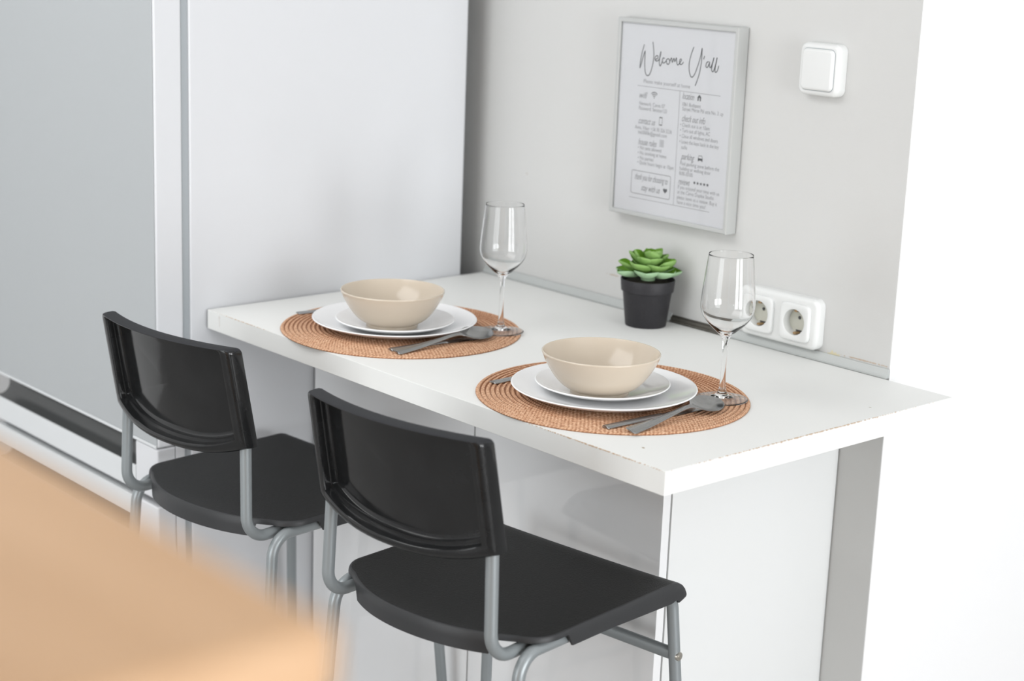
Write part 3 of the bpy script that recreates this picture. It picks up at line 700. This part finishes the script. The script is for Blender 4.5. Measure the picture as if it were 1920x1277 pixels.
STROKES=[
 [(-0.6360,0.4477),(-0.6397,0.4359),(-0.6426,0.4223),(-0.6437,0.4089)],
 [(-0.6437,0.4089),(-0.6415,0.4139),(-0.6374,0.4276),(-0.6336,0.4376)],
 [(-0.6336,0.4376),(-0.6334,0.4267),(-0.6329,0.4135),(-0.6303,0.4022),(-0.6257,0.3983),(-0.6201,0.4018),(-0.6153,0.4162),(-0.6135,0.4331),(-0.6173,0.4533)],
 [(-0.6100,0.4250),(-0.6044,0.4285),(-0.6055,0.4320),(-0.6093,0.4305),(-0.6106,0.4262),(-0.6082,0.4234),(-0.6033,0.4244),(-0.5996,0.4307),(-0.5983,0.4394),(-0.6000,0.4318),(-0.6006,0.4222),(-0.5988,0.4163),(-0.5961,0.4190),(-0.5934,0.4264)],
 [(-0.5894,0.4285),(-0.5924,0.4295),(-0.5941,0.4251),(-0.5918,0.4215),(-0.5881,0.4226),(-0.5850,0.4265)],
 [(-0.5819,0.4291),(-0.5850,0.4265),(-0.5838,0.4212),(-0.5804,0.4203),(-0.5777,0.4241),(-0.5794,0.4281),(-0.5819,0.4291)],
 [(-0.5777,0.4241),(-0.5743,0.4309),(-0.5721,0.4240),(-0.5688,0.4308),(-0.5668,0.4256),(-0.5635,0.4318),(-0.5627,0.4265),(-0.5598,0.4208),(-0.5545,0.4260),(-0.5524,0.4298),(-0.5549,0.4305),(-0.5564,0.4259),(-0.5542,0.4223),(-0.5502,0.4234),(-0.5480,0.4266)],
 [(-0.5274,0.4518),(-0.5321,0.4397),(-0.5351,0.4276),(-0.5342,0.4135),(-0.5291,0.4045),(-0.5230,0.4086),(-0.5176,0.4209),(-0.5125,0.4365),(-0.5098,0.4514)],
 [(-0.5098,0.4514),(-0.5096,0.4298),(-0.5121,0.4131),(-0.5159,0.4010),(-0.5199,0.3914)],
 [(-0.5037,0.4396),(-0.5052,0.4342)],
 [(-0.4946,0.4316),(-0.4984,0.4295),(-0.4995,0.4236),(-0.4962,0.4227),(-0.4928,0.4288),(-0.4922,0.4312),(-0.4925,0.4253),(-0.4899,0.4227),(-0.4865,0.4293),(-0.4837,0.4389),(-0.4864,0.4282),(-0.4873,0.4200),(-0.4846,0.4167),(-0.4825,0.4192),(-0.4794,0.4288),(-0.4772,0.4394),(-0.4793,0.4276),(-0.4801,0.4194),(-0.4783,0.4161),(-0.4747,0.4199),(-0.4729,0.4270)],
]

def text_mesh(bm, s, x0, x1, z, script, y=YP):
    cu = bpy.data.curves.new('tmp', 'FONT'); cu.body = s; cu.size = 1.0; cu.extrude = 0; cu.resolution_u = 3; cu.offset = -0.006 if not script else 0.0
    if script: cu.shear = 0.45
    o = bpy.data.objects.new('tmp', cu); C.objects.link(o); dg = bpy.context.evaluated_depsgraph_get(); dg.update()
    me = bpy.data.meshes.new_from_object(o.evaluated_get(dg)); C.objects.unlink(o); bpy.data.objects.remove(o)
    xs_ = [v.co.x for v in me.vertices]; a0, a1 = min(xs_), max(xs_); k = (x1 - x0) / (a1 - a0); ky = 0.0088 if not script else 0.0150
    zs_ = [v.co.y for v in me.vertices]; zc = 0.32
    for v in me.vertices: v.co = Vector((x0 + (v.co.x - a0) * k, y, z + (v.co.y - zc) * ky))
    bm.from_mesh(me); bpy.data.meshes.remove(me)
def ribbon(bm, pts, wd, y=YP):
    P = [Vector((p[0], 0, p[1])) for p in pts]; L_ = []; n = len(P)
    for i, p in enumerate(P):
        t = (P[min(i + 1, n - 1)] - P[max(i - 1, 0)]); t = t.normalized() if t.length > 1e-9 else Vector((1, 0, 0)); nn = Vector((-t.z, 0, t.x)) * (wd / 2)
        L_.append((bm.verts.new((p.x + nn.x, y, p.z + nn.z)), bm.verts.new((p.x - nn.x, y, p.z - nn.z))))
    for a_, b_ in zip(L_, L_[1:]): bm.faces.new((a_[0], b_[0], b_[1], a_[1]))
def poly(bm, pts, y=YP):
    bm.faces.new([bm.verts.new((p[0], y, p[1])) for p in pts])
bm = bmesh.new()
for s, x0, x1, z, k in TEXTS: text_mesh(bm, s, x0, x1, H + z, k)
link('small_print', bm, 'ink_soft', pp)
bm = bmesh.new()
for st in STROKES: ribbon(bm, [(p[0], p[1] + H) for p in smooth_curve(st, 6)], 0.0016)
link('title_lettering', bm, 'ink', pp)
bm = bmesh.new()
def hl(x0, x1, z, wd=0.0006): ribbon(bm, [(x0, H + z), (x1, H + z)], wd)
hl(-0.6469, -0.4653, 0.3806); ribbon(bm, [(-0.5514, H + 0.3806), (-0.5514, H + 0.1965)], 0.0006); hl(-0.653, -0.4734, 0.1962)
bx = [(p[0] - 0.6049, p[1] + H + 0.2226) for p in rrect(0.0442, 0.0190, 0.003, 4)]; ribbon(bm, bx + [bx[0]], 0.0009)
link('rule_line', bm, 'ink_soft', pp)
def icon(fn):
    bm = bmesh.new(); fn(bm); return link('icon', bm, 'ink', pp)
def ic_wifi(bm):
    cx, cz = -0.6076, H + 0.3638
    for r in (0.0032, 0.0062, 0.0092): ribbon(bm, [(cx + r * math.sin(math.radians(a)), cz + r * math.cos(math.radians(a))) for a in range(-48, 49, 8)], 0.0012)
    poly(bm, [(cx + 0.001 * math.cos(2 * PI * k / 10), cz + 0.001 * math.sin(2 * PI * k / 10)) for k in range(10)])
def ic_phone(bm):
    cx, cz = -0.5899, H + 0.3278; b = [(p[0] + cx, p[1] + cz) for p in rrect(0.0032, 0.0066, 0.001, 3)]; ribbon(bm, b + [b[0]], 0.0006)
    ribbon(bm, [(cx - 0.003, cz + 0.0059), (cx + 0.003, cz + 0.0059)], 0.0014); ribbon(bm, [(cx - 0.003, cz - 0.0059), (cx + 0.003, cz - 0.0059)], 0.0014)
def ic_list(bm):
    cx, cz = -0.585, H + 0.2923; b = [(p[0] + cx, p[1] + cz) for p in rrect(0.0042, 0.0052, 0.0006, 2)]; ribbon(bm, b + [b[0]], 0.0005)
    for k in (-0.003, -0.001, 0.001, 0.003): ribbon(bm, [(cx - 0.003, cz + k), (cx + 0.003, cz + k)], 0.0006)
def ic_house(bm):
    cx, cz = -0.5092, H + 0.3734
    for pts in (((-0.0048, 0.0002), (0.0048, 0.0002), (0, 0.0052)), ((-0.0036, 0.0001), (-0.0012, 0.0001), (-0.0012, -0.0048), (-0.0036, -0.0048)), ((0.0012, 0.0001), (0.0036, 0.0001), (0.0036, -0.0048), (0.0012, -0.0048))):
        poly(bm, [(cx + a_, cz + b_) for a_, b_ in pts])
def ic_car(bm):
    cx, cz = -0.4992, H + 0.2785
    for pts in (((-0.005, -0.0034), (0.005, -0.0034), (0.005, 0.0002), (-0.005, 0.0002)), ((-0.0048, -0.0048), (-0.0028, -0.0048), (-0.0028, -0.0035), (-0.0048, -0.0035)), ((0.0028, -0.0048), (0.0048, -0.0048), (0.0048, -0.0035), (0.0028, -0.0035))):
        poly(bm, [(cx + a_, cz + b_) for a_, b_ in pts])
    ribbon(bm, [(cx - 0.0045, cz + 0.0003), (cx - 0.0032, cz + 0.0042), (cx + 0.0032, cz + 0.0042), (cx + 0.0045, cz + 0.0003)], 0.0009)
def ic_stars(bm):
    for k in range(5):
        cx, cz = -0.5085 + (0.0281) * k / 4, H + 0.2384
        ctr = bm.verts.new((cx, YP, cz)); vs = [bm.verts.new((cx + (0.0031 if j % 2 == 0 else 0.0014) * math.sin(PI * j / 5), YP, cz + (0.0031 if j % 2 == 0 else 0.0014) * math.cos(PI * j / 5))) for j in range(10)]
        for j in range(10): bm.faces.new((ctr, vs[j], vs[(j + 1) % 10]))
def ic_heart(bm):
    cx, cz = -0.5715, H + 0.2168; pts = []
    for k in range(24):
        t = 2 * PI * k / 24; pts.append((cx + 0.0047 / 16 * 16 * math.sin(t) ** 3, cz + 0.0047 / 16 * (13 * math.cos(t) - 5 * math.cos(2 * t) - 2 * math.cos(3 * t) - math.cos(4 * t))))
    ctr = bm.verts.new((cx, YP, cz)); vs = [bm.verts.new((p[0], YP, p[1])) for p in pts]
    for j in range(24): bm.faces.new((ctr, vs[j], vs[(j + 1) % 24]))
for fn in (ic_wifi, ic_phone, ic_list, ic_house, ic_car, ic_stars, ic_heart): icon(fn)
boxo('glass_pane', fx0 + wd - 0.0004, fx1 - wd + 0.0004, 0.5774, 0.5784, fz0 + wd - 0.0004, fz1 - wd + 0.0004, 'pane', pf)

# ------------------------------------------------------------------ light switch
sw = thing('light_switch', 'white square rocker light switch high on the wall, right of the framed notice', 'switch')
cx, cz = -0.2790, H + 0.4375
link('housing', wall_pad(bmesh.new(), cx, cz, 0.0375, 0.0385, 0.0120, 0.5998, 0.5815, 0.0065, 0.0005), 'switch', sw, 60)
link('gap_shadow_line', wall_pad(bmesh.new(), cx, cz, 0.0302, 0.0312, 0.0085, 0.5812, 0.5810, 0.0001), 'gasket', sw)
rk = link('rocker', wall_pad(bmesh.new(), cx, cz, 0.0294, 0.0304, 0.0080, 0.5811, 0.5765, 0.0042), 'switch', sw, 60)

# ------------------------------------------------------------------ double socket
sk = thing('power_socket', 'white double power socket on the wall just above the worktop', 'socket')
cx, cz = -0.3215, H + 0.0545
def cut_wells(o, spots):
    bm = bmesh.new()
    for x_, z_ in spots:
        b2 = lathe(bmesh.new(), [(0, 0), (0.0206, 0), (0.0206, 0.03), (0, 0.03)], 64)
        merge(bm, b2, Matrix.Translation((x_, 0.596, z_)) @ Matrix.Rotation(PI / 2, 4, 'X'))
    me = bpy.data.meshes.new('tmp'); bm.to_mesh(me); bm.free(); c = bpy.data.objects.new('tmp', me); C.objects.link(c)
    md = o.modifiers.new('cut', 'BOOLEAN'); md.operation = 'DIFFERENCE'; md.object = c; md.solver = 'EXACT'
    dg = bpy.context.evaluated_depsgraph_get(); dg.update(); new = bpy.data.meshes.new_from_object(o.evaluated_get(dg))
    o.modifiers.clear(); o.data = new; C.objects.unlink(c); bpy.data.objects.remove(c)
hs = link('housing', wall_pad(bmesh.new(), cx, cz, 0.0775, 0.0395, 0.0125, 0.5998, 0.5830, 0.0070, 0.0005), 'switch', sk, 60)
cut_wells(hs, [(cx - 0.0360, cz - 0.0005), (cx + 0.0360, cz - 0.0005)])
for dx in (-0.0360, 0.0360):
    px = cx + dx; zc = cz - 0.0005
    # raised square plate with a round well
    K = 72; sq = []
    for k_ in range(K):
        a_ = 2 * PI * k_ / K; c_, s_ = math.cos(a_), math.sin(a_); q_ = (abs(c_) ** 7 + abs(s_) ** 7) ** (-1 / 7)
        sq.append((px + 0.0287 * q_ * c_, zc + 0.0292 * q_ * s_))
    def ang_ring(r, y):
        out = []
        for k_ in range(K):
            a_ = math.atan2(sq[k_][1] - zc, sq[k_][0] - px); out.append((px + r * math.cos(a_), y, zc + r * math.sin(a_)))
        return out
    def sq_ring(ins, y): return [(px + (x_ - px) * (1 - ins / 0.0285), y, zc + (z_ - zc) * (1 - ins / 0.0285)) for x_, z_ in sq]
    yb, yf, yi = 0.5832, 0.5772, 0.5925
    L_ = [sq_ring(0, yb), sq_ring(0, yf + 0.0022), sq_ring(0.0006, yf + 0.0008), sq_ring(0.0018, yf), sq_ring(0.0045, yf), ang_ring(0.0212, yf), ang_ring(0.0202, yf + 0.0008), ang_ring(0.0198, yi)]
    bm = rings(bmesh.new(), L_, False, False)
    so = link('socket_outlet', bm, 'switch', sk, 40)
    bm = bmesh.new(); b2 = lathe(bmesh.new(), [(0, 0), (0.0198, 0), (0.0198, 0.0015), (0, 0.0015)], 40)
    merge(bm, b2, Matrix.Translation((px, yi, zc)) @ Matrix.Rotation(-PI / 2, 4, 'X'))
    ins = link('insert', bm, 'socket_in', so); ins['label'] = 'cream round insert'
    for hx in (0.0,):
        b2 = lathe(bmesh.new(), [(0, 0), (0.0026, 0), (0.0026, 0.0006), (0, 0.0006)], 20); bm = bmesh.new()
        merge(bm, b2, Matrix.Translation((px + hx, yi - 0.0002, zc + 0.0055)) @ Matrix.Rotation(PI / 2, 4, 'X')); link('pin_hole', bm, 'dark', so)
    for sg in (-1, 1):
        boxo('earth_clip', px - 0.0028, px + 0.0028, yf + 0.004, yi - 0.0003, zc + sg * 0.0174 - 0.0016, zc + sg * 0.0174 + 0.0016, 'brass', so, 0.0004)
        boxo('clip_slot', px - 0.0055, px + 0.0055, yi - 0.0009, yi - 0.0001, zc + sg * 0.0150 - 0.0010, zc + sg * 0.0150 + 0.0010, 'dark', so)

# ------------------------------------------------------------------ wooden chest near the camera
wc = thing('wooden_cabinet', 'pale peach wooden cabinet top, out of focus in front of the refrigerator and stools', 'cabinet')
cxr, cyr, czt = 0.9866, -1.1950, H + 0.4490
bm = bmesh.new(); box(bm, cxr - 0.90, cxr, cyr - 0.42, cyr, czt - 0.022, czt, 0.004, 3); link('top_board', bm, 'wood', wc)
bm = bmesh.new(); box(bm, cxr - 0.895, cxr - 0.002, cyr - 0.415, cyr - 0.004, 0.06, czt - 0.0222, 0.002); link('body', bm, 'wood', wc)
boxo('plinth', cxr - 0.87, cxr - 0.02, cyr - 0.40, cyr - 0.03, 0, 0.0598, 'wood', wc)
for x0, x1 in ((cxr - 0.890, cxr - 0.452), (cxr - 0.448, cxr - 0.008)):
    dd = boxo('door', x0, x1, cyr - 0.433, cyr - 0.4152, 0.08, czt - 0.03, 'wood', wc, 0.002)
    kx = cxr - 0.48 if x0 < cxr - 0.8 else cxr - 0.42
    bm = bmesh.new(); b2 = lathe(bmesh.new(), [(0, 0), (0.005, 0), (0.005, 0.012), (0.012, 0.018), (0.012, 0.024), (0, 0.026)], 24)
    merge(bm, b2, Matrix.Translation((kx, cyr - 0.433, 0.75)) @ Matrix.Rotation(PI / 2, 4, 'X')); link('knob', bm, 'steel', dd)

# ------------------------------------------------------------------ windows of the room, the front one added
def window(name, x0, x1, y0, y1, z0, z1, axis):
    w_ = bpy.data.objects.new(name, None); C.objects.link(w_); struct(w_)
    f = 0.05; bm = bmesh.new()
    if axis == 'x':
        box(bm, x0, x1, y0, y0 + f, z0, z1, 0.003); box(bm, x0, x1, y1 - f, y1, z0, z1, 0.003); box(bm, x0, x1, y0 + f, y1 - f, z0, z0 + f, 0.003); box(bm, x0, x1, y0 + f, y1 - f, z1 - f, z1, 0.003)
    else:
        box(bm, x0, x0 + f, y0, y1, z0, z1, 0.003); box(bm, x1 - f, x1, y0, y1, z0, z1, 0.003); box(bm, x0 + f, x1 - f, y0, y1, z0, z0 + f, 0.003); box(bm, x0 + f, x1 - f, y0, y1, z1 - f, z1, 0.003)
        mx_ = (x0 + x1) / 2; box(bm, mx_ - f / 2, mx_ + f / 2, y0, y1, z0 + f, z1 - f, 0.003)
    link('window_frame', bm, 'switch', w_)
    if axis == 'x': boxo('window_pane', (x0 + x1) / 2 + 0.02, (x0 + x1) / 2 + 0.024, y0 + f, y1 - f, z0 + f, z1 - f, 'pane', w_)
    else: boxo('window_pane', x0 + f, x1 - f, (y0 + y1) / 2 - 0.024, (y0 + y1) / 2 - 0.02, z0 + f, z1 - f, 'pane', w_)
window('window_1', 3.62, 3.68, -1.15, -0.10, 0.2, 2.04, 'x')
window('window_2', 3.62, 3.68, 0.10, 1.15, 0.2, 2.04, 'x')
window('fill_window', -0.95, 1.35, -3.68, -3.62, 0.25, 2.35, 'y')  # unseen window, added to go with the front fill light
